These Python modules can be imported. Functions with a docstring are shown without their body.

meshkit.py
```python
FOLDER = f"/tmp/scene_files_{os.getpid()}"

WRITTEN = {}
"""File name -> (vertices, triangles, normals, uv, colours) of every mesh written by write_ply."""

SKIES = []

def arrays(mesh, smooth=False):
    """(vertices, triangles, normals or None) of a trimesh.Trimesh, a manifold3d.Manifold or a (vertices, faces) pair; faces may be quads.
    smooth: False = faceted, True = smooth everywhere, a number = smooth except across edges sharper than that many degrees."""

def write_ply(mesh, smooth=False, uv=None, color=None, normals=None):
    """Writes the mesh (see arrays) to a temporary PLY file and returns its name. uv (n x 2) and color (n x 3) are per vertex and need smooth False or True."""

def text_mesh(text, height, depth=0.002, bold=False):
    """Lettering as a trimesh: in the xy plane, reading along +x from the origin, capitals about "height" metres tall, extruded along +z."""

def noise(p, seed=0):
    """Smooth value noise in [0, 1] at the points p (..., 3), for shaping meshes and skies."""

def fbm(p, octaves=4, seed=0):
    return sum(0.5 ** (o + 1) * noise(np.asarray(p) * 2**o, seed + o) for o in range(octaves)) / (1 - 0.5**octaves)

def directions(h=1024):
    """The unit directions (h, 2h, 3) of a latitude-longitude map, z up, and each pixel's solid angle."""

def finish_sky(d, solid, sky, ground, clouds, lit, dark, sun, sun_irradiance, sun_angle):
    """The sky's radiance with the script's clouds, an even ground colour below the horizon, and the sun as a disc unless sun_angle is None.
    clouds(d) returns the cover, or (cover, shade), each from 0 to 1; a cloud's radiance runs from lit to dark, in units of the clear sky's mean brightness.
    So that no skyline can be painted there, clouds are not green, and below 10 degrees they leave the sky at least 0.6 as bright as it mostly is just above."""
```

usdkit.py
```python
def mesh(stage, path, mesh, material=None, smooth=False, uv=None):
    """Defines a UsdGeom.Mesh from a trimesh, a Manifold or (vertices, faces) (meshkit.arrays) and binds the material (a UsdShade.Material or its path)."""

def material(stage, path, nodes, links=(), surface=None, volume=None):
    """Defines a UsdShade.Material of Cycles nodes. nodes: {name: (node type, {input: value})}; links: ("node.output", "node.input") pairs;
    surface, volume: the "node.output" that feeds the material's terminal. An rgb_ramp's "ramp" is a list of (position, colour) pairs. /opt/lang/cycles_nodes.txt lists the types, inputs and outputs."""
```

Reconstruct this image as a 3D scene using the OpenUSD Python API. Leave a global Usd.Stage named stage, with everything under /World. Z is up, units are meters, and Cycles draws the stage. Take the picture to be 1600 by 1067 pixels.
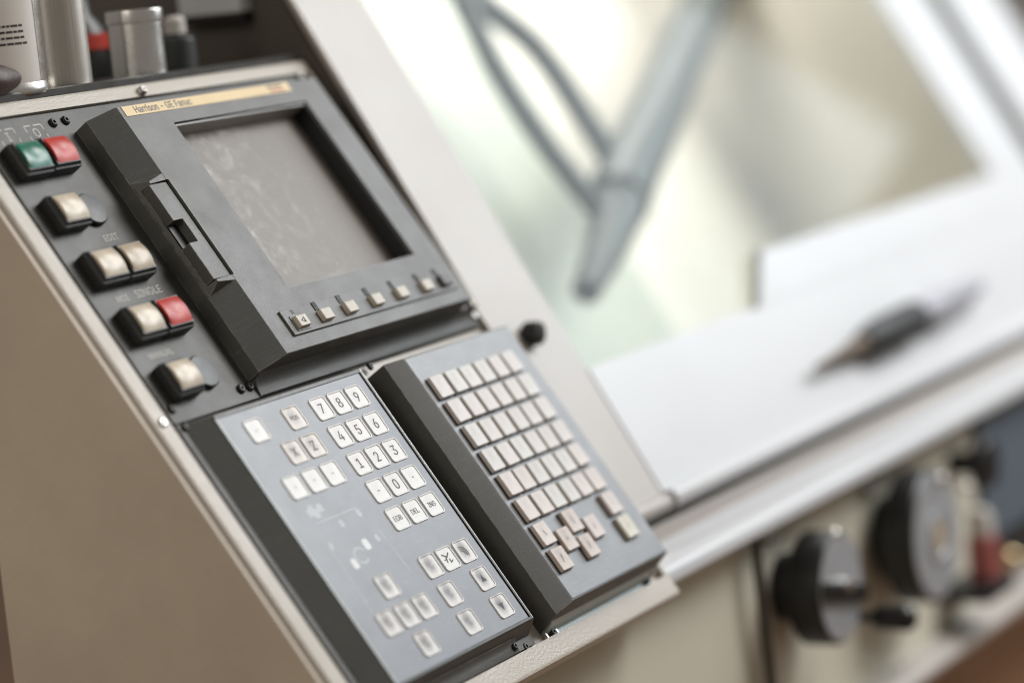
import math, random
import numpy as np
import trimesh, usdkit, meshkit
from manifold3d import Manifold, CrossSection
from pxr import Usd, UsdGeom, UsdLux, UsdShade, Gf, Sdf

random.seed(7)
rng = np.random.default_rng(7)
stage = Usd.Stage.CreateInMemory()
UsdGeom.SetStageUpAxis(stage, UsdGeom.Tokens.z)
UsdGeom.SetStageMetersPerUnit(stage, 1.0)
UsdGeom.Xform.Define(stage, '/World')
UsdGeom.Scope.Define(stage, '/World/Looks')

# ---------------------------------------------------------------- camera
cam = UsdGeom.Camera.Define(stage, '/World/camera')
CX = [0.476574, -0.873371, -0.100504]
CY = [0.160267, -0.026096, 0.986729]
CZ = [-0.864403, -0.486356, 0.127535]
CP = [-1.42027, -0.93352, 1.34676]
M4 = Gf.Matrix4d(*CX, 0, *CY, 0, *CZ, 0, *CP, 1)
cam.AddTransformOp().Set(M4)
cam.CreateHorizontalApertureAttr(36.0)
cam.CreateVerticalApertureAttr(36.0 * 682 / 1024)
cam.CreateFocalLengthAttr(36.0 * 4500 / 1600)
cam.CreateFStopAttr(2.2)
cam.CreateFocusDistanceAttr(1.730)
cam.CreateClippingRangeAttr(Gf.Vec2f(0.05, 50))
cam.CreateExposureAttr(0.0)

# ---------------------------------------------------------------- lamps
def rect(name, pos, target, w, h, inten, color):
    l = UsdLux.RectLight.Define(stage, '/World/' + name)
    l.CreateWidthAttr(w); l.CreateHeightAttr(h); l.CreateIntensityAttr(inten); l.CreateColorAttr(Gf.Vec3f(*color))
    z = np.array(pos, float) - np.array(target, float); z /= np.linalg.norm(z)
    x = np.cross([0, 0, 1.0], z)
    x = x / np.linalg.norm(x) if np.linalg.norm(x) > 1e-6 else np.array([1.0, 0, 0])
    y = np.cross(z, x)
    l.AddTransformOp().Set(Gf.Matrix4d(*x, 0, *y, 0, *z, 0, *pos, 1))
    return l
rect('window_light', (1.90, -0.72, 1.95), (0.1, 0, 1.05), 1.15, 1.0, 4.6, (0.86, 0.94, 1.0))
rect('key_light', (1.55, -1.25, 2.75), (0.25, 0, 1.1), 1.15, 1.05, 14.8, (1.0, 0.985, 0.96))
rect('interior_fill', (1.0, 0.270, 1.50), (1.0, 0.06, 1.06), 0.5, 0.10, 15.0, (1.0, 0.97, 0.93))  # unseen fill added to brighten the space behind the guard glass
rect('left_light', (-2.3, 0.1, 2.2), (0, 0.05, 1.05), 1.2, 1.3, 3.6, (1.0, 0.93, 0.82))
dome = UsdLux.DomeLight.Define(stage, '/World/room_light')
dome.CreateIntensityAttr(0.07)
dome.CreateColorAttr(Gf.Vec3f(1.0, 0.95, 0.86))

# ---------------------------------------------------------------- materials
def mat(name, nodes, links, surface='p.BSDF'):
    return usdkit.material(stage, '/World/Looks/' + name, nodes, links, surface=surface)

def paint(name, base, rough=0.45, var=0.12, vscale=18, bump=0.0, bscale=900, metallic=0.0, rvar=0.05, spec=0.5, stretch=(1, 1, 1), coat=0.0, wear_glint=None, scratch=0.0):
    """Painted, moulded or metal surface: slight mottling of colour and gloss, fine grain."""
    b = np.array(base)
    n = {'tc': ('texture_coordinate', {}), 'mp': ('mapping', {'mapping_type': 'point', 'scale': stretch}),
         'n1': ('noise_texture', {'scale': vscale, 'detail': 6, 'roughness': 0.62}),
         'r1': ('rgb_ramp', {'ramp': [(0.25, tuple(b * (1 - var))), (0.75, tuple(np.minimum(b * (1 + var), 1)))]}),
         'n2': ('noise_texture', {'scale': vscale * 2.3, 'detail': 5, 'roughness': 0.6}),
         'mr': ('map_range', {'from_min': 0.3, 'from_max': 0.7, 'to_min': max(rough - rvar, 0.03), 'to_max': min(rough + rvar, 1)}),
         'p': ('principled_bsdf', {'metallic': metallic, 'specular_ior_level': spec, 'coat_weight': coat})}
    l = [('tc.object', 'mp.vector'), ('mp.vector', 'n1.vector'), ('mp.vector', 'n2.vector'), ('n1.fac', 'r1.fac'), ('r1.color', 'p.base_color'),
         ('n2.fac', 'mr.value'), ('mr.result', 'p.roughness')]
    if bump:
        n['n3'] = ('noise_texture', {'scale': bscale, 'detail': 2, 'roughness': 0.5})
        n['b'] = ('bump', {'strength': 0.6, 'distance': bump})
        l += [('mp.vector', 'n3.vector'), ('n3.fac', 'b.height'), ('b.normal', 'p.normal')]
    col = 'r1.color'
    if scratch:                      # fine rubbed scratches and hazy wipe marks
        n.update({'sm': ('mapping', {'mapping_type': 'point', 'rotation': (0, 0, 0.9), 'scale': (1.0, 9.0, 1.0)}),
                  'sn': ('noise_texture', {'scale': 70, 'detail': 7, 'roughness': 0.7, 'distortion': 0.5}),
                  'sr': ('rgb_ramp', {'ramp': [(0.55, (0, 0, 0)), (0.75, (scratch, scratch, scratch))]}),
                  'sx': ('mix', {'mix_type': 'mix', 'color2': tuple(np.minimum(b * 1.5 + 0.06, 1))})})
        l += [('tc.object', 'sm.vector'), ('sm.vector', 'sn.vector'), ('sn.fac', 'sr.fac'), ('sr.color', 'sx.fac'), (col, 'sx.color1')]
        col = 'sx.color'
    if wear_glint:                         # edge highlights put into the colour, patchy like rubbed paint
        n.update({'bv': ('bevel', {'samples': 6, 'radius': 0.0011}), 'ge': ('geometry', {}),
                  'dt': ('vector_math', {'math_type': 'dot_product'}),
                  'em': ('map_range', {'from_min': 0.995, 'from_max': 0.90, 'to_min': 0.0, 'to_max': 1.0}),
                  'wn': ('noise_texture', {'scale': 130, 'detail': 5, 'roughness': 0.7}),
                  'wr': ('map_range', {'from_min': 0.42, 'from_max': 0.60, 'to_min': 0.0, 'to_max': 0.9}),
                  'wm': ('math', {'math_type': 'multiply'}), 'wx': ('mix', {'mix_type': 'mix', 'color2': wear_glint})})
        l += [('bv.bevel', 'dt.vector1'), ('ge.normal', 'dt.vector2'), ('dt.value', 'em.value'), ('tc.object', 'wn.vector'), ('wn.fac', 'wr.value'),
              ('em.result', 'wm.value1'), ('wr.result', 'wm.value2'), ('wm.value', 'wx.fac'), (col, 'wx.color1')]
        col = 'wx.color'
    l = [(a, c) for a, c in l if c != 'p.base_color'] + [(col, 'p.base_color')]
    return mat(name, n, l)

M = {}
M['plate'] = paint('charcoal_paint', (0.046, 0.044, 0.040), 0.50, 0.10, 14, 0.00025, 1300, wear_glint=(0.20, 0.19, 0.17), scratch=0.35)
M['bezel'] = paint('grey_moulding', (0.068, 0.067, 0.062), 0.47, 0.09, 16, 0.00022, 1500, wear_glint=(0.24, 0.23, 0.21), scratch=0.35)
M['beige'] = paint('beige_paint', (0.45, 0.405, 0.35), 0.42, 0.06, 9, 0.0006, 520)
M['beige_smooth'] = paint('beige_smooth_paint', (0.42, 0.385, 0.355), 0.36, 0.05, 5, 0.0003, 400)
M['side'] = paint('tan_side_paint', (0.48, 0.405, 0.32), 0.5, 0.15, 6, 0.0003, 420, scratch=0.12)
M['white_paint'] = paint('white_paint', (0.55, 0.555, 0.57), 0.36, 0.03, 4)
M['green_paint'] = paint('pale_green_paint', (0.60, 0.575, 0.475), 0.45, 0.10, 7)
M['membrane'] = paint('membrane_film', (0.145, 0.155, 0.178), 0.38, 0.04, 22, 0.0, rvar=0.03, scratch=0.4)
M['membrane_edge'] = paint('membrane_edge_film', (0.40, 0.46, 0.46), 0.3, 0.05, 22)
M['keyboard'] = paint('keyboard_film', (0.175, 0.178, 0.188), 0.38, 0.08, 30, rvar=0.05, scratch=0.6)
M['black'] = paint('black_plastic', (0.006, 0.006, 0.006), 0.42, 0.2, 20)
M['rubber'] = paint('black_rubber', (0.010, 0.010, 0.010), 0.6, 0.2, 30)
M['black_metal'] = paint('black_screw', (0.035, 0.032, 0.030), 0.34, 0.2, 60, metallic=0.7)
M['steel'] = paint('steel', (0.62, 0.60, 0.57), 0.24, 0.08, 60, metallic=1.0)
M['trim_steel'] = paint('dull_trim', (0.30, 0.29, 0.28), 0.4, 0.1, 60, metallic=0.8)
M['brushed'] = paint('brushed_steel', (0.56, 0.52, 0.47), 0.36, 0.10, 500, metallic=1.0, stretch=(1, 1, 0.012))
M['chrome'] = paint('polished_tin', (0.74, 0.72, 0.69), 0.25, 0.05, 40, metallic=1.0)
M['key_cap'] = paint('cream_cap', (0.66, 0.575, 0.455), 0.42, 0.08, 60)
M['key_tan'] = paint('tan_cap', (0.52, 0.43, 0.31), 0.42, 0.1, 60)
M['green_cap'] = paint('green_cap', (0.0, 0.135, 0.085), 0.33, 0.12, 60)
M['red_cap'] = paint('red_cap', (0.47, 0.022, 0.008), 0.42, 0.2, 60)
M['red_grip'] = paint('dull_red', (0.40, 0.12, 0.11), 0.45, 0.12, 40)
M['soft'] = paint('soft_key_plastic', (0.46, 0.41, 0.34), 0.45, 0.1, 120)
M['legend'] = paint('dark_legend', (0.035, 0.030, 0.028), 0.6, 0.15, 300)
M['print'] = paint('pale_print', (0.52, 0.50, 0.45), 0.6, 0.35, 900)
M['mprint'] = paint('pale_membrane_print', (0.33, 0.35, 0.38), 0.4, 0.2, 160)
M['mprint2'] = paint('white_membrane_print', (0.60, 0.61, 0.61), 0.4, 0.1, 160)
M['label'] = paint('yellow_label', (0.62, 0.45, 0.20), 0.42, 0.07, 30)
M['label_ink'] = paint('label_ink', (0.06, 0.045, 0.03), 0.5, 0.2, 600)
M['label_red'] = paint('label_red_ink', (0.42, 0.10, 0.05), 0.5, 0.2, 600)
M['tin_white'] = paint('white_can_print', (0.60, 0.57, 0.53), 0.32, 0.04, 20)
M['red_band'] = paint('red_band', (0.42, 0.035, 0.02), 0.45, 0.1, 40)
M['brown'] = paint('brown_leather', (0.042, 0.020, 0.014), 0.5, 0.25, 50, 0.0006, 300)
M['brass'] = paint('brass', (0.45, 0.33, 0.19), 0.35, 0.1, 60, metallic=1.0)
M['dark_wall'] = paint('dark_wall_brown', (0.085, 0.072, 0.056), 0.6, 0.08, 6)  # end wall set much darker than the beige guard post
M['shelf'] = paint('dark_shelf', (0.045, 0.042, 0.038), 0.35, 0.2, 25)
M['floor'] = paint('brown_floor', (0.27, 0.15, 0.085), 0.5, 0.25, 3)
M['wall'] = paint('pale_wall', (0.75, 0.76, 0.76), 0.7, 0.03, 2)
M['dial'] = paint('dial_face', (0.38, 0.392, 0.412), 0.32, 0.08, 30, metallic=0.2)
M['liner_lit'] = paint('lightened_liner', (0.24, 0.237, 0.23), 0.4, 0.06, 20)  # pale grey so the top recess wall looks lit
M['blue'] = paint('blue_grey_paint', (0.10, 0.125, 0.155), 0.4, 0.1, 10)
M['dark_gap'] = paint('dark_gap_tone', (0.035, 0.034, 0.028), 0.5, 0.2, 30)  # shade of the gaps as a dark colour; also used for the rod
M['strip_end'] = paint('olive_end_cap', (0.13, 0.13, 0.105), 0.5, 0.1, 20)
M['inner'] = paint('cream_inner_paint', (0.60, 0.56, 0.495), 0.4, 0.16, 4)
M['inner_green'] = paint('green_inner_paint', (0.39, 0.40, 0.34), 0.4, 0.16, 5)
M['hose'] = paint('grey_hose', (0.030, 0.034, 0.034), 0.45, 0.2, 20)
M['bristle'] = paint('tan_bristle', (0.115, 0.082, 0.055), 0.7, 0.25, 200)
M['grey_handle'] = paint('grey_handle', (0.34, 0.34, 0.38), 0.35, 0.1, 40)

def screen_mat():
    n = {'tc': ('texture_coordinate', {}),
         'm1': ('mapping', {'mapping_type': 'point', 'scale': (1.0, 1.0, 1.0), 'rotation': (0, 0, 0.6)}),
         'n1': ('noise_texture', {'scale': 26, 'detail': 9, 'roughness': 0.68, 'distortion': 2.6}),
         'n2': ('noise_texture', {'scale': 90, 'detail': 6, 'roughness': 0.7, 'distortion': 2.4}),
         'r1': ('rgb_ramp', {'ramp': [(0.47, (0, 0, 0)), (0.55, (0.22, 0.22, 0.22)), (0.63, (0.85, 0.85, 0.85))]}),
         'r2': ('rgb_ramp', {'ramp': [(0.50, (0, 0, 0)), (0.72, (0.6, 0.6, 0.6))]}),
         'sx': ('separate_xyz', {}),
         'gx': ('map_range', {'from_min': 0.030, 'from_max': 0.125, 'to_min': 1.0, 'to_max': 0.18}),
         'mm': ('math', {'math_type': 'multiply'}), 'ma': ('math', {'math_type': 'multiply_add', 'value2': 0.5}),
         'vo': ('voronoi_texture', {'scale': 95, 'randomness': 1.0}),
         'vr': ('rgb_ramp', {'ramp': [(0.0, (0.6, 0.6, 0.6)), (0.055, (0.5, 0.5, 0.5)), (0.085, (0, 0, 0))]}),
         'ad': ('math', {'math_type': 'add', 'use_clamp': True}),
         'mx': ('mix', {'mix_type': 'mix', 'color1': (0.185, 0.163, 0.146), 'color2': (0.62, 0.60, 0.57)}),
         'mr': ('map_range', {'from_min': 0, 'from_max': 1, 'to_min': 0.48, 'to_max': 0.7}),
         'p': ('principled_bsdf', {'specular_ior_level': 0.35})}
    l = [('tc.object', 'm1.vector'), ('m1.vector', 'n1.vector'), ('m1.vector', 'n2.vector'), ('n1.fac', 'r1.fac'), ('n2.fac', 'r2.fac'),
         ('tc.object', 'sx.vector'), ('sx.x', 'gx.value'), ('r2.color', 'ma.value1'), ('r1.color', 'ma.value3'), ('ma.value', 'mm.value1'), ('gx.result', 'mm.value2'),
         ('tc.object', 'vo.vector'), ('vo.distance', 'vr.fac'), ('mm.value', 'ad.value1'), ('vr.color', 'ad.value2'),
         ('ad.value', 'mx.fac'), ('mx.color', 'p.base_color'), ('ad.value', 'mr.value'), ('mr.result', 'p.roughness')]
    return mat('dusty_screen', n, l)
M['screen'] = screen_mat()

def keytop(name, stain, size, white=(0.62, 0.61, 0.59), grime=(0.30, 0.25, 0.21)):
    """Embossed membrane key worn and soiled in the middle by fingertips (a stain with a shape of its own)."""
    n = {'tc': ('texture_coordinate', {}), 'oi': ('object_info', {}),
         'mp': ('mapping', {'mapping_type': 'point', 'scale': (1.25, 1.0, 0.0), 'location': (-0.0006, -0.0008, 0)}),
         'ln': ('gradient_texture', {'gradient_type': 'spherical'}),
         'sc': ('mapping', {'mapping_type': 'point', 'scale': (1 / size * 1.25, 1 / size, 0.0), 'location': (0.12, -0.12, 0)}),
         'nz': ('noise_texture', {'scale': 260, 'detail': 5, 'roughness': 0.65}),
         'mu': ('math', {'math_type': 'multiply'}), 'st': ('math', {'math_type': 'multiply', 'value2': stain}),
         'mx': ('mix', {'mix_type': 'mix', 'color1': white, 'color2': grime}),
         'p': ('principled_bsdf', {'roughness': 0.36})}
    l = [('tc.object', 'sc.vector'), ('sc.vector', 'ln.vector'), ('tc.object', 'nz.vector'), ('ln.fac', 'mu.value1'), ('nz.fac', 'mu.value2'),
         ('mu.value', 'st.value1'), ('st.value', 'mx.fac'), ('mx.color', 'p.base_color')]
    return mat(name, n, l)
M['mk_clean'] = keytop('membrane_key_clean', 0.45, 0.007)
M['mk_num'] = keytop('membrane_key_number', 0.75, 0.008, (0.61, 0.59, 0.57), (0.33, 0.26, 0.24))
M['mk_soil'] = keytop('membrane_key_soiled', 2.6, 0.0085, (0.60, 0.575, 0.555), (0.10, 0.075, 0.065))
M['mk_brown'] = keytop('membrane_key_brown', 1.9, 0.010, (0.59, 0.54, 0.49), (0.17, 0.12, 0.09))
M['key_cap'] = keytop('cream_cap_grimed', 1.7, 0.019, (0.42, 0.345, 0.25), (0.68, 0.60, 0.48))
M['key_tan'] = keytop('tan_cap_grimed', 1.6, 0.019, (0.33, 0.255, 0.17), (0.53, 0.44, 0.32))
M['kb1'] = keytop('keyboard_key_pale', 0.6, 0.010, (0.484, 0.435, 0.396), (0.33, 0.28, 0.24))
M['kb2'] = keytop('keyboard_key_rosy', 0.7, 0.010, (0.506, 0.429, 0.391), (0.33, 0.26, 0.22))
M['kb3'] = keytop('keyboard_key_worn', 1.3, 0.010, (0.495, 0.407, 0.352), (0.25, 0.185, 0.15))
M['kb5'] = keytop('keyboard_key_grey', 0.9, 0.009, (0.495, 0.462, 0.424), (0.30, 0.265, 0.23))
M['kb4'] = keytop('keyboard_key_yellowed', 0.9, 0.010, (0.52, 0.48, 0.38), (0.36, 0.30, 0.20))

def glass(name, tint=(0.97, 0.99, 0.98)):
    return mat(name, {'lw': ('layer_weight', {'blend': 0.5}), 'pw': ('math', {'math_type': 'power', 'value2': 4.5}), 'f': ('math', {'math_type': 'multiply_add', 'value2': 0.15, 'value3': 0.015}), 't': ('transparent_bsdf', {'color': tint}), 'g': ('glossy_bsdf', {'roughness': 0.06}),
                      'p': ('mix_closure', {})}, [('lw.facing', 'pw.value1'), ('pw.value', 'f.value1'), ('f.value', 'p.fac'), ('t.BSDF', 'p.closure1'), ('g.BSDF', 'p.closure2')], surface='p.closure')
M['glass'] = glass('window_glass')

# ---------------------------------------------------------------- geometry helpers (millimetres)
T = math.radians(56.0)
cT, sT = math.cos(T), math.sin(T)
def pw(p):                       # panel (u, v, n) -> machine (x, y, z), both in mm from the panel's origin
    p = np.asarray(p, float)
    return np.stack([p[..., 0], p[..., 1] * cT - p[..., 2] * sT, p[..., 1] * sT + p[..., 2] * cT], -1)
ZO = 1100.0
def tm(m):
    if isinstance(m, Manifold):
        k = m.to_mesh(); return trimesh.Trimesh(np.array(k.vert_properties[:, :3]), np.array(k.tri_verts), process=False)
    return m
def cat(*ms): return trimesh.util.concatenate([tm(m) for m in ms])
OCT = np.array([[a, b, c] for a, b, c in [(1, 0, 0), (0, 1, 0), (0, 0, 1), (.7071, .7071, 0), (.7071, 0, .7071), (0, .7071, .7071), (.577, .577, .577)]])
def hull(pts): return Manifold.hull_points(np.asarray(pts, float))
def box(u0, u1, v0, v1, n0, n1, r=0.0):
    """A box with rounded edges of radius r."""
    if r <= 0:
        return hull([(a, b, c) for a in (u0, u1) for b in (v0, v1) for c in (n0, n1)])
    P = []
    for a, sa in ((u0 + r, -1), (u1 - r, 1)):
        for b, sb in ((v0 + r, -1), (v1 - r, 1)):
            for c, sc in ((n0 + r, -1), (n1 - r, 1)):
                P.append(np.array([a, b, c]) + r * OCT * [sa, sb, sc])
    return hull(np.concatenate(P))
def rr(w, h, rad, z, seg=4, cx=0, cy=0):
    a = []
    rad = max(min(rad, w / 2 - 1e-3, h / 2 - 1e-3), 1e-3)
    for q, (sx, sy) in enumerate(((1, 1), (-1, 1), (-1, -1), (1, -1))):
        for t in np.linspace(q * np.pi / 2, (q + 1) * np.pi / 2, seg + 1):
            a.append((cx + sx * (w / 2 - rad) + rad * np.cos(t), cy + sy * (h / 2 - rad) + rad * np.sin(t), z))
    return np.array(a)
def circ(r, z, k=32): t = np.arange(k) * 2 * np.pi / k; return np.stack([r * np.cos(t), r * np.sin(t), np.full(k, z)], -1)
def loft(rings, caps=(True, True)):
    k = len(rings[0]); V = np.concatenate(rings); F = []
    for i in range(len(rings) - 1):
        for j in range(k):
            a, b, c, d = i * k + j, i * k + (j + 1) % k, (i + 1) * k + (j + 1) % k, (i + 1) * k + j
            F += [(a, b, c), (a, c, d)]
    V = list(V)
    for on, i in zip(caps, (0, len(rings) - 1)):
        if on:
            V.append(rings[i].mean(0)); c = len(V) - 1
            for j in range(k):
                a, b = i * k + j, i * k + (j + 1) % k
                F.append((c, b, a) if i == 0 else (c, a, b))
    return trimesh.Trimesh(np.array(V), np.array(F), process=False)
def lathe_z(prof, k=40): return loft([circ(max(r, 1e-3), z, k) for r, z in prof])
def moved(m, at=(0, 0, 0), mtx=None):
    m = tm(m).copy()
    if mtx is not None: m.apply_transform(mtx)
    m.apply_translation(at); return m
def prof_v(profile, v0, v1):     # convex or concave (u, n) outline swept along v
    cs = CrossSection([np.array(profile, float)])
    m = tm(Manifold.extrude(cs, v1 - v0))           # x=u, y=n, z=height
    V = m.vertices; m.vertices = np.stack([V[:, 0], v1 - V[:, 2], V[:, 1]], -1); return m
def prof_u(profile, u0, u1):     # (v, n) outline swept along u
    cs = CrossSection([np.array(profile, float)])
    m = tm(Manifold.extrude(cs, u1 - u0)); V = m.vertices
    m.vertices = np.stack([u0 + V[:, 2], V[:, 0], V[:, 1]], -1); return m
def tube(path, r, k=12):
    path = np.asarray(path, float); rings = []
    rad = np.broadcast_to(r, len(path))
    up = np.array([0.13, 0.2, 0.97])
    for i, p in enumerate(path):
        t = path[min(i + 1, len(path) - 1)] - path[max(i - 1, 0)]; t /= np.linalg.norm(t)
        a = np.cross(t, up); a /= np.linalg.norm(a); b = np.cross(t, a); th = np.arange(k) * 2 * np.pi / k
        rings.append(p + rad[i] * (np.cos(th)[:, None] * a + np.sin(th)[:, None] * b))
    return loft(rings)
def spline(pts, n=40):
    from scipy.interpolate import CubicSpline
    pts = np.asarray(pts, float); t = np.r_[0, np.cumsum(np.linalg.norm(np.diff(pts, axis=0), axis=1))]
    return CubicSpline(t, pts)(np.linspace(0, t[-1], n))

used = {}
def numbered(parent, name):
    k = used.get((parent, name), 0); used[(parent, name)] = k + 1
    return name if k == 0 else '%s_%03d' % (name, k)
def keys(prim, **kw):
    for k, v in kw.items():
        if v: prim.SetCustomDataByKey(k, v)
def thing(name, label, category, loc=(0, 0, 0), rotx=0.0, group=None, kind=None):
    path = '/World/' + numbered('/World', name)
    x = UsdGeom.Xform.Define(stage, path)
    x.AddTranslateOp().Set(Gf.Vec3d(*[c / 1000.0 for c in loc]))
    if rotx: x.AddRotateXOp().Set(rotx)
    keys(x.GetPrim(), label=label, category=category, group=group, kind=kind)
    return path
def part(parent, name, m, material, at=None, smooth=35, label=None, kind=None):
    m = tm(m)
    if m.volume < 0: m = m.copy(); m.invert()
    path = parent + '/' + numbered(parent, name)
    m = trimesh.Trimesh(np.asarray(m.vertices), m.faces, process=False)
    m.merge_vertices(); m.update_faces(m.nondegenerate_faces()); m.remove_unreferenced_vertices()
    m = trimesh.Trimesh(m.vertices / 1000.0, m.faces, process=False)
    p = usdkit.mesh(stage, path, m, M[material], smooth=smooth)
    if at is not None: p.AddTranslateOp().Set(Gf.Vec3d(*[c / 1000.0 for c in at]))
    keys(p.GetPrim(), label=label, kind=kind)
    return path
def text(s, h, depth=0.15, bold=False, condense=1.0):
    """Lettering in mm, centred on the origin, lying in the u-v plane."""
    m = meshkit.text_mesh(s, h, depth, bold)
    m.apply_scale([condense, 1, 1]); b = m.bounds
    m.apply_translation([-(b[0][0] + b[1][0]) / 2, -(b[0][1] + b[1][1]) / 2, 0]); return m
def strip(pts, wd, z=0.0, h=0.15):
    """A printed line through (u, v) points."""
    from shapely.geometry import LineString
    g = LineString(pts).buffer(wd / 2, cap_style=2, join_style=2)
    m = trimesh.creation.extrude_polygon(g, h, engine='earcut'); m.apply_translation([0, 0, z]); return m
def poly(pts, z=0.0, h=0.15):
    from shapely.geometry import Polygon
    m = trimesh.creation.extrude_polygon(Polygon(pts), h, engine='earcut'); m.apply_translation([0, 0, z]); return m

# ================================================================ CONTROL CONSOLE
CON = thing('control_console', 'beige slanted machine control console with charcoal screen unit, keypads and square push buttons', 'control console', (0, 0, ZO), 56.0)
P0 = -10.0
# housing in panel coordinates: face frame, side, shelf
inv = lambda y, z: (y * cT + z * sT, -y * sT + z * cT)      # machine (y, z) -> panel (v, n)
def ring(u0, u1, v0, v1, hu0, hu1, hv0, hv1, n0, n1, r):
    return box(u0, u1, v0, v1, n0, n1, r) - box(hu0, hu1, hv0, hv1, n0 - 5, n1 + 5)
part(CON, 'front_frame', ring(-137, 247, -199, 247.0, -124, 240.5, -183.5, 236.5, -26, -8.0, 3.0), 'beige')
part(CON, 'backing_sheet', box(-126, 243, -186, 239, -30, -13), 'beige')
# end panel: a vertical plate, its outline in machine (y, z)
def yz_plate(x0, x1, outline, r=0):
    cs = CrossSection([np.array([inv(y, z) for y, z in outline])])
    m = tm(Manifold.extrude(cs, x1 - x0)); V = m.vertices
    m.vertices = np.stack([x0 + V[:, 2], V[:, 0], V[:, 1]], -1); return m
def vn(v, n): return (v * cT - n * sT, v * sT + n * cT)
yv, zv = vn(249, -11); yb, zb = vn(-199, -11)
side = yz_plate(-142, -139, [(yv, zv), (yb, zb), (yb + 30, zb - 60), (139, zb - 60), (139, -60), (420, -60), (420, zv)])
part(CON, 'side_panel', side, 'side')
eb = [vn(252, -10.5), vn(-199, -10.5)]
part(CON, 'side_panel_edge', prof_v([(-144.5, -10), (-143.6, -8.6), (-141.5, -8.2), (-139.6, -9), (-139.2, -14), (-144.5, -20)], -199, 249), 'side')
part(CON, 'rear_side_panel', yz_plate(-141, -138, [(144, -64), (420, -64), (420, zb - 300), (144, zb - 300)]), 'side', label='rear tan side panel behind the dark gap')
part(CON, 'side_liner', yz_plate(-137, -134, [(100, 0), (400, 0), (400, zb - 280), (100, zb - 280)]), 'black')
shelf_z = 201.5
part(CON, 'shelf', yz_plate(-139, 246, [(yv + 1, shelf_z), (yv + 1, shelf_z - 3), (420, shelf_z - 3), (420, shelf_z)]), 'shelf')
lip = yz_plate(-138, 238, [(yv - 2.2, 199.4), (yv + 3, 199.4), (yv + 3, 203.4), (yv + 1.8, 204.0), (yv - 1.2, 204.0), (yv - 2.2, 203.2)])
part(CON, 'shelf_lip', lip, 'shelf')
# charcoal mounting plates
part(CON, 'upper_plate', box(-118, 236, 22.6, 236, -13, P0, 0.6), 'plate')

# ---- screen unit
base = hull([(-32, 34, -10), (209, 34, -10), (-32, 220, -10), (209, 220, -10), (-32, 34.4, 0), (209, 34.4, 0), (-32, 220, 0), (209, 220, 0),
             (-15, 35.3, 11.5), (208.5, 35.3, 11.5), (-15, 219.6, 11.5), (208.5, 219.6, 11.5), (-14.2, 35.8, 12), (208, 35.8, 12), (-14.2, 219.2, 12), (208, 219.2, 12)])
bump_ = hull([(-31.5, 88, -10), (-12, 88, -10), (-31.5, 173, -10), (-12, 173, -10), (-31.3, 88, 0), (-31.3, 173, 0), (-29, 92.5, 10.6), (-29, 166.5, 10.6), (-12, 90, 12), (-12, 170, 12)])
body = base + bump_
cutter = hull([(30, 77, -2.5), (179, 77, -2.5), (30, 202, -2.5), (179, 202, -2.5), (29.2, 76.2, 13), (179.8, 76.2, 13), (29.2, 202.8, 13), (179.8, 202.8, 13)])
body = body - cutter
slot = box(-40, -12.2, 94, 165, 3.0, 20)
body = body - slot
BZ = part(CON, 'screen_unit', body, 'bezel', smooth=25)
door = box(-30.8, -13.6, 94.6, 164.4, 3.2, 10.4, 0.5) - box(-36, -21.5, 121, 138, 2, 12)
part(BZ, 'card_slot_door', door, 'bezel', smooth=25)
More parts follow.
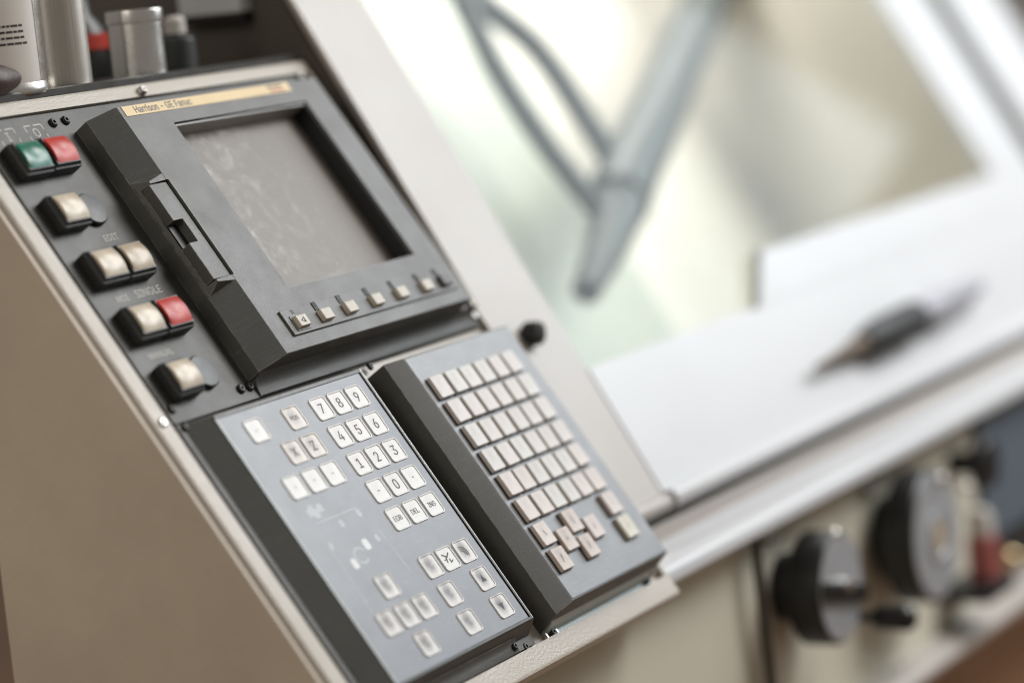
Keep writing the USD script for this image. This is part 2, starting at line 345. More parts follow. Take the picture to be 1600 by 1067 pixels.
part(BZ, 'door_latch', box(-30.2, -21.6, 121.4, 137.6, 3.0, 4.2, 0.3), 'black')  # black plate that darkens the finger notch in the door
# CRT face, slightly domed
nx, ny = 24, 20
gx, gy = np.meshgrid(np.linspace(29.5, 179.5, nx), np.linspace(76.5, 202.5, ny))
gz = -2.2 + 1.2 * (1 - ((gx - 104.5) / 75) ** 2) * (1 - ((gy - 139.5) / 63) ** 2)
V = np.stack([gx, gy, gz], -1).reshape(-1, 3); F = []
for j in range(ny - 1):
    for i in range(nx - 1):
        a = j * nx + i; F += [(a, a + 1, a + nx + 1), (a, a + nx + 1, a + nx)]
nV = len(V); V2 = V.copy(); V2[:, 2] = -5
scr = trimesh.Trimesh(np.vstack([V, V2]), np.array(F + [(c + nV, b + nV, a + nV) for a, b, c in F]), process=False)
part(BZ, 'screen', scr, 'screen', smooth=True)
part(BZ, 'recess_liner', box(178.0, 178.9, 77.2, 201.6, -2.4, 10.6), 'black', label='added black liner on the right of the screen recess')  # thin added sheet, blackens the right wall of the recess
part(BZ, 'recess_liner', box(30.4, 177.8, 200.6, 201.7, -2.4, 10.8), 'liner_lit')  # added pale sheet, brightens the top wall of the recess by colour
# flange below the screen
part(CON, 'screen_flange', prof_u([(34.8, -11), (34.8, -1.0), (33.6, -2.5), (32.6, -5.0), (30.5, -7.0), (27, -8.2), (23.4, -8.8), (22.9, -9.4), (22.9, -11)], -30.5, 233), 'bezel', smooth=50)
# soft key strip with its keys
SK = part(BZ, 'soft_key_strip', box(2.5, 200, 44.6, 62.4, 11, 13.6, 0.45), 'bezel', smooth=25)
sx = [14.5, 42, 70, 101.5, 132, 163.5, 187.5]
keym = loft([rr(11, 8, .6, 0), rr(11, 8, .6, 2.6), rr(10.2, 7.2, .5, 3.3), rr(8, 5.4, .4, 3.15)])
part(BZ, 'soft_key_socket', ring(sx[0] - 7, sx[0] + 7, 46.4, 57.2, sx[0] - 5.9, sx[0] + 5.9, 47.2, 56.2, 13.4, 14.2, 0.2), 'bezel')
for i, x in enumerate(sx):
    part(BZ, 'soft_key', keym, 'soft' if i < 6 else 'plate', at=(x, 51.6, 13.5), label='dark end soft key' if i == 6 else None)
    if 0 < i:
        for d in (-2.2, -0.6, 1.0):
            part(BZ, 'rib', box(x + d - 3.0, x + d - 2.2, 56.2, 62.2, 13.5, 14.3, 0.15), 'black')
part(BZ, 'arrow_legend', cat(strip([(sx[0] + 1.6, 53.2), (sx[0] - 1.6, 51.6), (sx[0] + 1.6, 50.0), (sx[0] + 1.6, 53.2)], 0.4), ), 'legend', at=(0, 0, 16.75))
part(BZ, 'tick_mark', cat(strip([(sx[0] - 1.2, 58.2), (sx[0] - 2.0, 61.2)], .5), strip([(sx[0] + .6, 58.2), (sx[0] - .2, 61.2)], .5)), 'legend', at=(0, 0, 13.6))
# maker's label strip
LB = part(BZ, 'name_label', box(-10.5, 172, 211.8, 219.0, 11.9, 12.35), 'label')
t_ = text('Harrison - GE Fanuc', 4.7, 0.1, True, 0.96)
part(BZ, 'label_lettering', t_, 'label_ink', at=(30, 215.6, 12.32), smooth=False)
for k, (a, b) in enumerate(((147, 153), (154, 158), (159, 164))):
    part(BZ, 'label_mark', box(a, b, 216.0, 217.8, 12.3, 12.42), 'label_ink')
part(BZ, 'label_mark', box(148, 165, 212.9, 214.6, 12.3, 12.42), 'label_red')
# bezel screws
def screw(parent, u, v, n, r=3.0, material='black_metal', label=None, h=1.9):
    head = lathe_z([(r, 0), (r, h * .35), (r * .86, h * .75), (r * .5, h)], 24)
    hd = Manifold.cylinder(h * .6, r, r * .98, 24) + moved_m(Manifold.cylinder(h * .5, r * .98, r * .62, 24), (0, 0, h * .6))
    hx = moved_m(Manifold.cylinder(h, r * .42, r * .42, 6), (0, 0, h * .45))
    p = part(parent, 'screw', hd - hx, material, at=(u, v, n), smooth=30, label=label)
def moved_m(m, at): return m.translate(at)
for u, v in ((-48.0, 228), (-35.5, 228.4), (-44, 31), (-35, 30.8), (-113, 32)):
    screw(CON, u, v, P0, 3.1)
screw(CON, -112.6, 19, -10, 2.4); screw(CON, 89, 19.5, -10, 2.6)
screw(CON, 50, 239.5, -8, 3.2, 'steel', 'bright cap screw in the top frame', 3.4)
screw(CON, 229, 233.5, -10, 3.2, 'steel', 'bright screw at the top right corner', 3.4)
screw(CON, 231.5, 30.5, -9, 3.4, 'steel', 'bright screw at the flange end', 3.0)
screw(CON, -130.4, 25, -8.2, 3.0, 'steel', 'bright screw in the left frame')

# ---- square push buttons on the upper plate
def hf(w, h, top, nb, nu=13, nv=13):
    X, Y = np.meshgrid(np.linspace(-1, 1, nu), np.linspace(-1, 1, nv)); Z = top(X, Y)
    V = np.stack([X * w / 2, Y * h / 2, Z], -1).reshape(-1, 3); k = nu * nv
    Vb = V.copy(); Vb[:, 2] = nb; F = []
    for j in range(nv - 1):
        for i in range(nu - 1):
            a = j * nu + i; F += [(a, a + 1, a + nu + 1), (a, a + nu + 1, a + nu)]
            F += [(k + a, k + a + nu + 1, k + a + 1), (k + a, k + a + nu, k + a + nu + 1)]
    rim = [i for i in range(nu)] + [j * nu + nu - 1 for j in range(1, nv)] + [(nv - 1) * nu + i for i in range(nu - 2, -1, -1)] + [j * nu for j in range(nv - 2, 0, -1)]
    for a, b in zip(rim, rim[1:] + rim[:1]): F += [(a, k + a, k + b), (a, k + b, b)]
    return trimesh.Trimesh(np.vstack([V, Vb]), np.array(F), process=False)
cap_mesh = hf(20.5, 17.6, lambda X, Y: 1.6 - 2.0 * Y ** 2 - 1.5 * np.exp(-((X - .05) ** 2 + (Y * 0.9 + .05) ** 2) / .16) * .55 - 0.5 * np.clip(np.abs(X) - .92, 0, 1) * 8, -6)
def push_button(u, v, cap, label):
    b = box(-13, 12.4, -11.8, 11.2, -10, -2.0, 0.9) + hull([(-12.4, -11, -2.2), (12, -11, -2.2), (-12.4, 10.6, -2.2), (12, 10.6, -2.2), (-11.0, -9.3, -0.6), (11.0, -9.3, -0.6), (-11.0, 9.3, -0.6), (11.0, 9.3, -0.6)])
    b = b + box(-11.2, 11.2, -9.6, 9.6, -2, 0.2, 0.3)
    bp_ = part(CON, 'push_button', b, 'black', at=(u, v, 0), smooth=25, label=label)
    part(bp_, 'cap', cap_mesh, cap, at=(0, 0, 0.8), smooth=30)
BT = [(-97, 203.5, 'green_cap', 'green start push button'), (-70.5, 204, 'red_cap', 'red stop push button beside the green one'),
      (-95.5, 165.5, 'key_cap', 'single cream push button in the second row'),
      (-95.5, 125.5, 'key_cap', 'cream push button left of the tan one'), (-69, 125.5, 'key_tan', 'tan push button'),
      (-95.5, 86, 'key_cap', 'cream push button left of the lower red one'), (-69, 86, 'red_cap', 'lower red push button'),
      (-96, 46.5, 'key_cap', 'single cream push button in the bottom row')]
for b in BT: push_button(*b)
for v in (165.5, 47.5):
    part(CON, 'blanking_cap', lathe_z([(11, -10), (11, -7.4), (10.2, -6.6), (6, -6.2), (0, -6.1)], 36), 'black', at=(-68, v, 0))
# printing on the upper plate
def prn(m, u, v, n, material, name='panel_lettering', parent=CON, smooth=False): part(parent, name, m, material, at=(u, v, n), smooth=smooth)
for s, u, v, h in (('EDIT', -65, 146, 4.2), ('MDI', -90.5, 106, 4.0), ('SINGLE', -65, 106.5, 5.0), ('MANUAL', -90, 66.5, 4.0)):
    prn(text(s, h, 0.08), u, v, P0, 'print')
def dashed(w, h):
    segs = [[(-w, h), (-w * .25, h)], [(w * .1, h), (w, h)], [(w, h), (w, h * .3)], [(w, -h * .35), (w, -h)], [(w, -h), (w * .15, -h)], [(-w * .3, -h), (-w, -h)], [(-w, -h), (-w, -h * .4)], [(-w, h * .2), (-w, h)]]
    return cat(*[strip(s, 0.75, h=0.08) for s in segs])
prn(dashed(8, 5.4), -67, 223.5, P0, 'print', 'button_symbol')
prn(text('O', 6, 0.08), -67, 223.5, P0, 'print', 'button_symbol')
prn(dashed(8, 5.4), -93.5, 223.5, P0, 'print', 'button_symbol')
prn(text('I', 6, 0.08), -93.5, 223.5, P0, 'print', 'button_symbol')

# ---- membrane keypad
KP = part(CON, 'membrane_keypad', hull([(-113, 21.4, -13), (62, 21.4, -13), (-113, -176, -13), (62, -176, -13), (-113, 21.4, -9.6), (62, 21.4, -9.6), (-113, -176, -9.4), (62, -176, -9.4),
      (-98.6, 17.2, -0.5), (61.6, 17.2, -0.5), (-98.6, -170.6, -0.5), (61.6, -170.6, -0.5), (-98, 16.8, 0), (61, 16.8, 0), (-98, -170, 0), (61, -170, 0)]), 'bezel', smooth=20)
part(CON, 'keypad_plate', box(-118, 64, -182.5, 21.8, -13, P0, 0.5), 'plate')
part(CON, 'keypad_flange', prof_u([(-174, -11), (-174, -5), (-175.5, -7), (-178, -8.2), (-182, -8.8), (-182.6, -9.3), (-182.6, -11)], -116, 42), 'bezel', smooth=50)
part(KP, 'membrane_film', loft([rr(154.2, 182.4, .6, -0.2, 2, -19.9, -76.9), rr(154.2, 182.4, .6, .35, 2, -19.9, -76.9), rr(153.4, 181.6, .6, .55, 2, -19.9, -76.9)]), 'membrane')
part(KP, 'film_edge', box(-97.8, -96.6, -169, 14.6, -0.1, 0.62, 0.2), 'membrane_edge')
fr = ring(-97.9, 61, -170, 16.8, -99, 58.6, -168.2, 14.4, -.2, 0.9, .3)
part(KP, 'trim', fr, 'black_metal')
part(KP, 'bright_trim', box(59.9, 60.6, -169.6, 16.6, 0.5, 1.1, 0.15), 'trim_steel')
mk = loft([rr(17.2, 15.8, 2.6, 0), rr(17.0, 15.6, 2.5, .55), rr(16.5, 15.1, 2.3, .8), rr(15.4, 14.0, 1.9, .75), rr(14.7, 13.3, 1.6, .30), rr(7, 6.5, 1.2, .22)])
def mkey(u, v, material):
    part(KP, 'membrane_key', mk, material, at=(u, v, 0.5), smooth=40)
PI = 20.0
for j, row in enumerate((('7', '8', '9'), ('4', '5', '6'), ('1', '2', '3'), ('-', '0', '.'))):
    for i, s in enumerate(row):
        mkey(i * PI, -j * PI, 'mk_num' if s not in '-.' else 'mk_clean')
        prn(text(s, 6.6 if s not in '-.' else 5, 0.08), i * PI, -j * PI, 0.76, 'legend', 'key_legend', KP)
for i, s in enumerate(('EOB', 'DEL', 'INS')):
    mkey(i * PI, -4 * PI, 'mk_clean'); prn(text(s, 3.4, 0.08), i * PI, -4 * PI, 0.76, 'legend', 'key_legend', KP)
def tri(s): return poly([(-2.6, -2.0 * s), (2.6, -2.0 * s), (0, 2.6 * s)], h=0.08)
arc = lambda r: strip([(r * math.cos(t) - 2.5, r * math.sin(t) - 1.5) for t in np.linspace(-.5, 1.9, 12)], .45, h=0.08)
for c, rrow, kind, leg in ((-1.5, 0, 'mk_brown', text('POS', 3, .08)), (-2.5, 1, 'mk_brown', text('X', 6, .08)), (-1.5, 1, 'mk_brown', text('Z', 6.4, .08)),
        (-3.5, 2, 'mk_clean', text('-', 4, .08)), (-2.5, 2, 'mk_clean', text('-', 4, .08)), (-1.5, 2, 'mk_clean', text('-', 4, .08)), (-3.5, 0, 'mk_clean', text('-', 4, .08)),
        (0, 5.73, 'mk_soil', None), (1, 5.73, 'mk_clean', cat(strip([(-4, 3.5), (0, 1), (3.5, 3.2)], .8), strip([(-1, 1.5), (-2.5, -2.5)], .8), strip([(1.2, -.5), (1.2, -3), (4, -2)], .7), strip([(-4.2, -.5), (-1.5, 0)], .7))),
        (2, 5.73, 'mk_soil', cat(arc(2.2), arc(3.6), arc(5.0))), (1.97, 6.73, 'mk_soil', tri(1)), (1.97, 7.73, 'mk_soil', tri(-1)),
        (0, 6.73, 'mk_soil', None), (0, 7.73, 'mk_soil', None),
        (-2.5, 5.73, 'mk_soil', None), (-3.5, 6.73, 'mk_soil', None), (-2.5, 6.73, 'mk_soil', None), (-1.5, 6.73, 'mk_soil', None), (-2.5, 7.73, 'mk_soil', None)):
    mkey(c * PI, -rrow * PI, kind)
    if leg is not None: prn(leg, c * PI, -rrow * PI, 0.76, 'legend', 'key_legend', KP)
# pale symbols and lines printed on the film
def uvs(pts): return pts
KZ = 0.52
prn(strip([(-74, -64.5), (-30, -64.5)], .7, h=.08), 0, 0, KZ, 'mprint', 'film_print', KP)
prn(strip([(-24, -84), (-21, -112)], .8, h=.08), 0, 0, KZ, 'mprint', 'film_print', KP)
prn(strip([(-76, -80), (-78, -130)], .8, h=.08), 0, 0, KZ, 'mprint', 'film_print', KP)
prn(cat(poly([(-7, -3), (-2, -3), (-2, -5), (3, -5), (3, -2), (9, -2), (9, 3), (4, 3), (4, 1), (1, 1), (1, 4), (-4, 4), (-4, 2), (-7, 2)], h=.08)), -68, -57, KZ, 'mprint', 'film_symbol', KP)
for a, b, s_, m_ in ((-74, -80, 2.2, 'mprint'), (-52, -70, 2.2, 'mprint'), (-31, -68, 2.4, 'mprint'), (-43, -87, 3.3, 'mprint2'), (-64, -95, 3.1, 'mprint2'), (-30, -86, 2.2, 'mprint')):
    prn(loft([rr(s_ * 1.8, s_ * 2.2, s_ * .6, 0), rr(s_ * 1.8, s_ * 2.2, s_ * .6, .08)]), a, b, KZ, m_, 'film_symbol', KP)
prn(strip([(6 * math.cos(t), 5 * math.sin(t)) for t in np.linspace(0.3, 5.6, 18)], 1.3, h=.08), -54, -92, KZ, 'mprint', 'film_symbol', KP)
screw(CON, 38.5, -178.4, -8.6, 2.6); screw(CON, 52.6, -181.5, -12.8, 3.2, 'black_metal', None, 3.2)

# ---- keyboard unit at the right
kb = hull([(78, 12.5, -13), (228, 12.5, -13), (78, -179, -13), (228, -179, -13), (78, 12.2, 6), (227.5, 12.2, 6), (78, -175, 5), (227.5, -175, 5),
           (91, 10.2, 11.6), (226, 10.2, 11.6), (91, -173.6, 11.6), (226, -173.6, 11.6), (91.6, 9.8, 12), (225.4, 9.8, 12), (91.6, -173.0, 12), (225.4, -173.0, 12)])
KB = part(CON, 'keyboard', kb, 'bezel', smooth=20)
part(KB, 'face_sheet', loft([rr(132.4, 181.2, 1.0, -.1, 2, 158.6, -81.6), rr(132.4, 181.2, 1.0, .25, 2, 158.6, -81.6), rr(131.8, 180.6, 1.0, .4, 2, 158.6, -81.6)]), 'keyboard', at=(0, 0, 12))
part(CON, 'keyboard_flange', prof_u([(-176, -13), (-176, -1), (-178.5, -4), (-180, -8), (-181, -11), (-188, -11.4), (-188, -13)], 79.5, 228), 'membrane_edge', smooth=50)
part(CON, 'keyboard_flange_edge', cat(box(79, 228, -189.2, -187.6, -13, -9.6, .4), box(78.4, 80.0, -189, -176, -13, -9.4, .4), box(92, 93.4, -188, -178, -13, -9.8, .3)), 'steel')
screw(CON, 86, -181.5, -10.6, 3.0, 'black_metal', None, 2.6); screw(CON, 219, -181, -10.6, 3.0, 'black_metal', None, 2.6); screw(CON, 220, -176.5, -5.0, 2.4)
kk = loft([rr(14.9, 15.8, .8, 0), rr(14.9, 15.8, .8, 2.9), rr(14.3, 15.2, .7, 3.5), rr(13.2, 14.1, .7, 3.55), rr(6, 7, .7, 3.35)])
kbase = loft([rr(15.9, 16.8, .8, 0), rr(15.9, 16.8, .8, 1.0)])
rk = random.Random(11)
def kkey(u, v, m_):
    a, b, c = (math.radians(rk.gauss(0, d)) for d in (0.5, 0.6, 0.6))
    t = trimesh.transformations.euler_matrix(a, b, c)
    part(KB, 'keyboard_key', moved(kk, (0, 0, 0), t), m_, at=(u + rk.gauss(0, .12), v + rk.gauss(0, .12), 12.3 + rk.gauss(0, .12)), smooth=40)
    part(KB, 'key_well', kbase, 'black', at=(u - .5, v, 12.1))
for j in range(6):
    for i in range(6):
        kkey(105.8 + 18.4 * i, -16.3 - 18.75 * j, rk.choice(('kb1', 'kb1', 'kb5') if j < 4 else ('kb2', 'kb2', 'kb3', 'kb5')))
lower = [(105, -128.5, 'kb2'), (105, -147.3, 'kb3'), (124.2, -137.8, 'kb3'), (142, -128.6, 'kb3'), (141.6, -147.4, 'kb3'), (160.6, -138, 'kb2'), (197, -129, 'kb2'), (196.6, -147.4, 'kb4')]
for u, v, m_ in lower: kkey(u, v, m_)
for (u, v, _), (a, b) in zip(lower, ((-.6, 2), (1, 3), (.6, -1), (-.4, 3), (.5, 2.5), (0, 2), (1, 1), (1, 1))):
    prn(strip([(-a, -b), (a, b)], .35, h=.06), u, v, 15.72, 'legend', 'key_legend', KB)

# ================================================================ LATHE GUARD AND BODY
G0, GK = -14.0, 0.085
def gp(u, v, off=0.0): return pw((u, v, G0 + GK * v + off)) + np.array([0, 0, ZO])
def gbox(u0, u1, v0, v1, o0, o1, r=0.0):
    m = tm(box(u0, u1, v0, v1, o0, o1, r)); V = m.vertices.copy(); V[:, 2] += G0 + GK * V[:, 1]
    m.vertices = pw(V) + np.array([0, 0, ZO]); return m
def wbox(x0, x1, y0, y1, z0, z1, r=0.0): return moved(box(x0, x1, y0, y1, z0, z1, r), (0, 0, ZO))
LA = thing('lathe', 'pale lathe enclosure with slanted glass sliding guard, white sill and row of black knobs', 'machine', (0, 0, 0))
part(LA, 'guard_post', gbox(250, 337, -140, 330, -6, 0, 2.0), 'beige_smooth')
def xprof(outline, x0, x1):
    cs = CrossSection([np.array(outline, float)]); m = tm(Manifold.extrude(cs, x1 - x0)); V = m.vertices
    m.vertices = np.stack([x0 + V[:, 2], V[:, 0], V[:, 1] + ZO], -1); return m
ga, gb = gp(0, -140, -8), gp(0, 330, -8)
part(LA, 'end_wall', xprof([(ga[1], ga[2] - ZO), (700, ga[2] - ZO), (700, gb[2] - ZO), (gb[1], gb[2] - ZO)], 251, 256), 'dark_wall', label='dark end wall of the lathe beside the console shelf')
GD = part(LA, 'sliding_guard', cat(gbox(1266, 1372, -140, 330, -10, -1, 2), gbox(340, 1266, -140, -28, -10, -1, 2)), 'white_paint')
part(GD, 'glass_pane', gbox(337, 1268, -29, 330, -8, -5), 'glass')
def gpoly(pts, o0, o1):
    m = tm(hull([(u, v, o) for u, v in pts for o in (o0, o1)])); V = m.vertices.copy(); V[:, 2] += G0 + GK * V[:, 1]
    m.vertices = pw(V) + np.array([0, 0, ZO]); return m
part(GD, 'cover_sheet', gpoly([(634, -29), (1262, -29), (1262, 12), (690, 12)], -2, -0.4), 'white_paint')
part(GD, 'sheet_end', gpoly([(622, -30), (634, -30), (694, 14), (682, 14)], -2, 1.2), 'strip_end', label='dark slanting end strip of the white cover sheet')
part(GD, 'frame_edge', gbox(1258, 1266, -28, 330, -12, -0.5, 2), 'white_paint')
part(LA, 'guard_gap', gbox(1370, 1424, -140, 330, -8, -2.5), 'dark_gap')  # dark strip laid in to show the shaded gap beside the guard
part(LA, 'right_panel', gbox(1420, 1566, -140, 330, -8, 1, 2), 'white_paint')
part(GD, 'sill_lip', tube([pw((x, -136, G0 + GK * -136 + 1.5)) + [0, 0, ZO] for x in (338, 900, 1386)], 7.0, 16), 'white_paint')
part(LA, 'sill_lip', tube([pw((x, -136, G0 + GK * -136 - 1.0)) + [0, 0, ZO] for x in (250, 337)], 6.0, 16), 'beige_smooth')
# ledge below the guard
part(LA, 'gap_seal', wbox(250, 1700, -58, -40, -148, -131), 'dark_gap')  # dark strip standing in for the shadow under the sill
part(LA, 'ledge_riser', wbox(250, 1700, -60, -42, -153, -139, 2), 'beige_smooth')
def xprof(outline, x0, x1):
    cs = CrossSection([np.array(outline, float)]); m = tm(Manifold.extrude(cs, x1 - x0)); V = m.vertices
    m.vertices = np.stack([x0 + V[:, 2], V[:, 0], V[:, 1] + ZO], -1); return m
part(LA, 'ledge', xprof([(-42, -150), (-60, -150.5), (-84, -153.5), (-89, -156), (-91, -160), (-91, -166), (-88, -169), (-42, -169)], 248, 1700), 'white_paint', smooth=40)
FY = -68.0
part(LA, 'knob_panel', wbox(-120, 905, FY, FY + 6, -338, -168, 1), 'green_paint')
part(LA, 'lower_ledge', xprof([(FY + 8, -336), (FY, -336), (-86, -339), (-91, -342), (-93, -347), (-91, -352), (FY + 8, -354)], 200, 1700), 'beige_smooth', smooth=40)
part(LA, 'base_front', wbox(-120, 1700, FY + 60, FY + 70, -1100, -356), 'floor', label='brown base panel under the lower ledge')
part(LA, 'panel_screw', moved(lathe_z([(6, 0), (6, 2), (3, 3)], 20), (628, FY, ZO - 318), trimesh.transformations.rotation_matrix(math.pi / 2, [1, 0, 0])), 'green_paint')
part(LA, 'panel_screw', moved(lathe_z([(6, 0), (6, 3), (3, 4)], 20), (462, FY - 2, ZO - 180), trimesh.transformations.rotation_matrix(math.pi / 2, [1, 0, 0])), 'steel')
part(LA, 'panel_screw', moved(lathe_z([(7, 0), (7, 3), (3, 5)], 20), (655, FY - 2, ZO - 186), trimesh.transformations.rotation_matrix(math.pi / 2, [1, 0, 0])), 'steel')
part(LA, 'hanging_rod', tube([(420, -80, ZO - 172), (424, -80, ZO - 250), (428, -80, ZO - 330)], 3.6, 12), 'dark_gap')
RX = trimesh.transformations.rotation_matrix(math.pi / 2, [1, 0, 0])    # lathe_z axis -> -y
def knob(x, y0, z, rad, depth, kind, label):
    d0 = depth - 28
    k = part(LA, 'hand_knob', moved(lathe_z([(rad * .60, 0), (rad * .60, d0 * .55), (rad * .55, d0), (rad * .95, d0 + 1), (rad, d0 + 3), (rad, depth - 3), (rad * .97, depth - 1), (rad * .9, depth)], 48), (x, y0, ZO + z), RX), 'black', label=label)
    part(k, 'dial', moved(lathe_z([(rad * .93, depth - 1), (rad * .93, depth + .6), (rad * .90, depth + 1.0), (0, depth + 1.2)], 48), (x, y0, ZO + z), RX), 'dial')
    if kind == 'bar':
        part(k, 'grip_bar', moved(tm(box(-rad * .94, rad * .94, -depth - 6, -depth, -rad * .17, rad * .15, 2)), (x, y0, ZO + z - 3), trimesh.transformations.rotation_matrix(math.radians(14), [0, 1, 0])), 'black')
        part(k, 'hub_nut', moved(lathe_z([(5, depth), (5, depth + 7.5), (3, depth + 8.5)], 20), (x, y0, ZO + z + 2), RX), 'chrome')
    else:
        part(k, 'boss', moved(lathe_z([(rad * .40, depth), (rad * .40, depth + 2.5), (rad * .32, depth + 3), (rad * .30, depth + 1.8), (0, depth + 1.8)], 32), (x, y0, ZO + z), RX), 'dial')
        part(k, 'centre_disc', moved(lathe_z([(rad * .24, depth + 1.7), (rad * .24, depth + 2.6), (0, depth + 2.7)], 32), (x, y0, ZO + z), RX), 'key_cap')
    return k
k1 = knob(488, FY, -224, 42, 46, 'bar', 'nearest black knob with a grip bar across its grey dial')
k2 = knob(692, FY, -231, 53, 44, 'disc', 'larger black knob with a cream centre on its grey dial')
part(k1, 'crank_pin', moved(lathe_z([(4, 0), (4, 22), (9, 24), (10, 50), (7, 54)], 24), (540, FY - 26, ZO - 259), RX), 'black')
# added chrome balls that make the blurred glints along the knob rims
for x, y, z in ((488, -112, -184), (513, -110, -222), (700, -116, -186), (760, -114, -206)):
    part(LA, 'bright_stud', moved(trimesh.creation.icosphere(2, 4.0), (x, y, ZO + z)), 'chrome')
rg = part(LA, 'lever_base', wbox(795, 862, FY - 46, FY, -312, -300, 3), 'black')
part(LA, 'red_grip', moved(lathe_z([(11, 0), (13, 2), (13, 34), (11.5, 38)], 28), (836, FY - 28, ZO - 300)), 'red_grip', label='red upright grip beyond the knobs')
part(LA, 'grip_cap', moved(lathe_z([(10.5, 38), (10.5, 54), (7, 60), (2, 62)], 28), (836, FY - 28, ZO - 300)), 'tin_white')
part(LA, 'black_knob', moved(lathe_z([(10, 0), (10, 20), (22, 24), (22, 34), (20, 36)], 32), (852, FY, ZO - 204), RX), 'black', label='small black knob at the top behind the larger knob')
part(LA, 'door_stop', moved(lathe_z([(5, -10), (5, 0), (8.0, 1), (8.6, 8), (7.6, 12), (5, 13)], 28), tuple(gp(287, 9, 0)), RX), 'rubber', label='black rubber stop on the guard post')
# inside the guard
part(LA, 'inner_back', gbox(300, 1700, -60, 520, -240, -232), 'inner')
part(LA, 'inner_end', gbox(338, 344, -60, 520, -232, -12), 'inner_green', label='pale green inner end wall')
part(LA, 'inner_end', gbox(1270, 1278, -60, 520, -232, -12), 'inner')
part(LA, 'inner_floor', gbox(344, 1600, -60, -50, -232, -12), 'inner')
part(LA, 'inner_green_panel', gbox(650, 930, 30, 460, -230, -222), 'inner_green', label='pale green panel behind the glass')
def gpath(pts, off): return spline([gp(u, v, off) for u, v in pts])
OF = -125
def dp(pts): return gpath(pts, OF)
part(LA, 'coolant_hose', tube(dp([(700, 440), (718, 371), (716, 333), (706, 289), (705, 241), (713, 185), (728, 139), (738, 112)]), 10, 14), 'hose')
part(LA, 'coolant_hose', tube(dp([(700, 440), (722, 371), (757, 330), (788, 296), (799, 257), (801, 214), (803, 171), (798, 150)]), 11, 14), 'hose')
part(LA, 'hose_manifold', tube(dp([(1262, 352), (1145, 301), (1033, 252), (930, 206), (837, 167), (767, 135)]), np.r_[np.full(20, 25.0), np.linspace(25, 29, 20)], 16), 'hose')
part(LA, 'hose_nozzle', tube(dp([(790, 146), (731, 113), (680, 89), (634, 69)]), np.linspace(27, 12, 40), 14), 'hose')
part(LA, 'inner_ledge', gbox(344, 1600, -50, 6, -232, -150, 6), 'white_paint')
# ================================================================ THINGS ON AND AROUND
BR = thing('cleaning_brush', 'slim cleaning brush with tan tip, black ferrule and grey handle lying on the white sill', 'brush', (0, 0, 0))
def bpth(u0, u1, v0=-95, v1=-86, n=10, off=12): return [gp(u, v0 + (v1 - v0) * (u - 643) / (1035 - 643), off) for u in np.linspace(u0, u1, n)]
part(BR, 'bristles', tube(bpth(640, 748), np.linspace(2, 7, 10), 14), 'bristle')
part(BR, 'ferrule', tube(bpth(742, 876), [9, 13, 15, 15.5, 15.5, 15.5, 15.5, 15.5, 15, 10], 16), 'rubber')
part(BR, 'handle', tube(bpth(872, 1035), [9, 14, 14.5, 14, 13, 12, 11, 10, 9, 5], 16), 'grey_handle')

sh = ZO + shelf_z
def can_at(name, label, category, x, y, z=sh): return thing(name, label, category, (x, y, z))
c1 = can_at('spray_can', 'white and silver spray can with small dark print, leftmost on the shelf', 'can', -48, 178)
part(c1, 'body', lathe_z([(33, 6), (33.2, 10), (33.2, 140), (31, 150), (24, 158)], 56), 'tin_white')
part(c1, 'base_ring', lathe_z([(31, 0), (33.6, .6), (34.2, 2.6), (33.8, 5), (33.2, 7.5)], 56), 'chrome')
# bright unprinted metal down the right-hand seam, and lines of small print
def wrap(r0, r1, a0, a1, z0, z1, k=10):
    th = np.linspace(a0, a1, k); rings = []
    for t in th: rings.append(np.array([[r * math.cos(t), r * math.sin(t), z] for r, z in ((r0, z0), (r1, z0), (r1, z1), (r0, z1))]))
    return loft(rings)
part(c1, 'bare_seam', wrap(33.1, 33.6, math.radians(-78), math.radians(-15), 8, 139, 14), 'chrome')
rl = random.Random(3)
for k, z in enumerate((41, 37.5, 34, 30.5)):
    a = math.radians(-160)
    while a < math.radians(-100):
        b = a + math.radians(rl.uniform(3, 9))
        part(c1, 'print_line', wrap(33.1, 33.35, a, b, z, z + 1.3, 4), 'legend'); a = b + math.radians(1.5)
c2 = can_at('steel_tube', 'plain brushed steel cylinder standing right of the white spray can', 'cylinder', 13.5, 172)
part(c2, 'body', lathe_z([(17.8, 0), (18.6, .8), (18.6, 118), (18, 119), (16.5, 119.2), (16.5, 20)], 56), 'brushed')
c3 = can_at('film_can', 'short silver canister with a rolled lid on the shelf edge', 'canister', 92, 170)
part(c3, 'body', lathe_z([(16.8, 0), (17.6, .8), (17.6, 37), (17, 38)], 56), 'chrome')
part(c3, 'lid', lathe_z([(17.5, 35.2), (18.5, 35.4), (18.7, 36.6), (18.7, 42.2), (18.3, 43.4), (17, 43.8), (15.5, 43.0), (0, 42.6)], 56), 'chrome')
c4 = can_at('oil_bottle', 'black bottle with a red band standing between the steel cylinder and the silver canister', 'bottle', 150, 262)
part(c4, 'body', lathe_z([(21, 0), (22, 1), (22, 26), (20, 34), (12, 44), (10, 60)], 40), 'black')
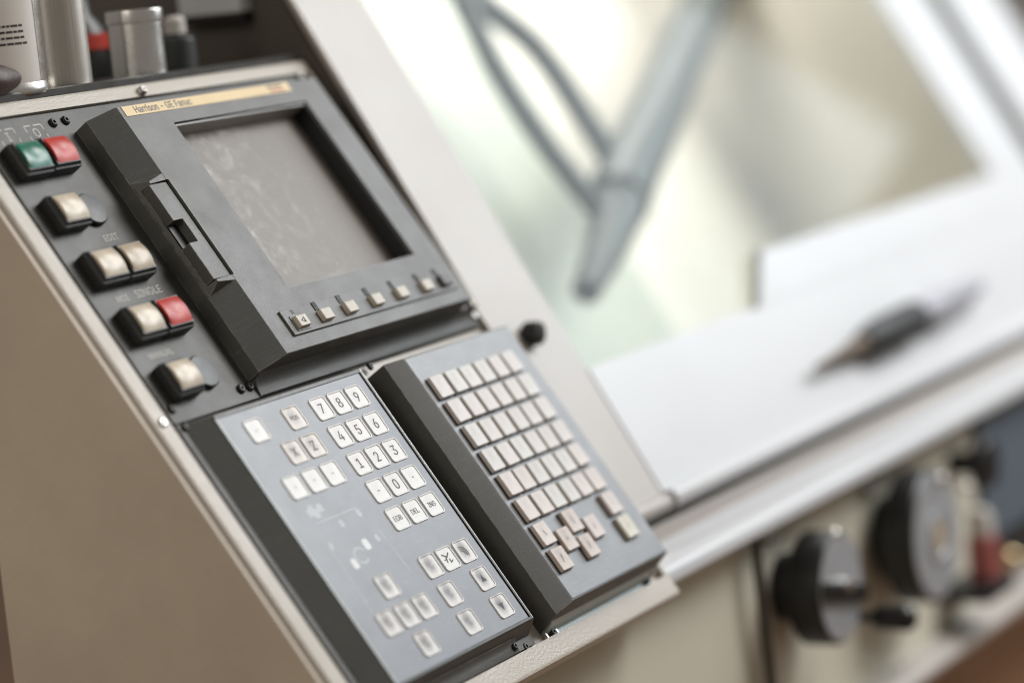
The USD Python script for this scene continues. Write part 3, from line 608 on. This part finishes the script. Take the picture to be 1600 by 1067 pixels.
part(c4, 'band', lathe_z([(22.3, 20), (22.6, 20.5), (22.6, 30), (22.0, 30.5)], 40), 'red_band')
c5 = can_at('dropper_bottle', 'small dark bottle with a pale cap right of the silver canister', 'bottle', 178, 200)
part(c5, 'body', lathe_z([(12, 0), (13, 1), (13, 19), (12, 22), (7, 25), (6, 27)], 32), 'hose')
part(c5, 'cap', lathe_z([(7.5, 25), (7.5, 34), (6, 36), (3, 37)], 28), 'tin_white')
bx = thing('wall_box', 'white box fixed to the dark lathe end wall above the shelf', 'box', (249, 210, ZO + 236))
part(bx, 'case', moved(box(-14, 1.9, -25, 26, 0, 34, 1.5)), 'white_paint')
part(bx, 'base', moved(box(-13, 1.9, -26, 26, -6, -0.5, 1)), 'black')
tk = thing('brown_grip', 'dark brown rounded grip lying on the shelf in front of the white spray can', 'grip', (-86, 152, sh))
g_ = trimesh.creation.icosphere(4, 1.0); V = g_.vertices.copy()
ax = (V[:, 0] + 1) / 2
V = np.stack([V[:, 0] * 42, V[:, 1] * (15 - 4.0 * ax), V[:, 2] * (15.5 - 6.0 * ax)], -1)
V += (meshkit.fbm(V / 16.0, 3)[:, None] - .5) * 1.4; V[:, 2] = np.maximum(V[:, 2] + 11.0, 0.0)
g_.vertices = V
part(tk, 'body', moved(g_, (-9, 0, 0)), 'brown', smooth=True)
part(LA, 'blue_panel', wbox(908, 1700, FY - 6, FY + 4, -286, -168, 2), 'blue', label='blue grey panel beyond the knobs')
part(LA, 'recess', wbox(908, 1700, FY + 20, FY + 30, -340, -287), 'black')
for x_ in (935, 985):
    part(LA, 'pipe_fitting', moved(lathe_z([(11, 0), (11, 14), (8, 20), (5, 24)], 20), (x_, FY + 18, ZO - 318), RX), 'brass')

def setting(name, m, material, kind='structure', **kw):
    p = usdkit.mesh(stage, '/World/' + name, trimesh.Trimesh(tm(m).vertices / 1000.0, tm(m).faces, process=False), M[material], smooth=False)
    keys(p.GetPrim(), kind=kind, **kw)
setting('floor', box(-4000, 6000, -4000, 4000, -20, 0), 'floor')
setting('wall', box(5000, 5050, -4000, 4000, 0, 3600), 'wall')
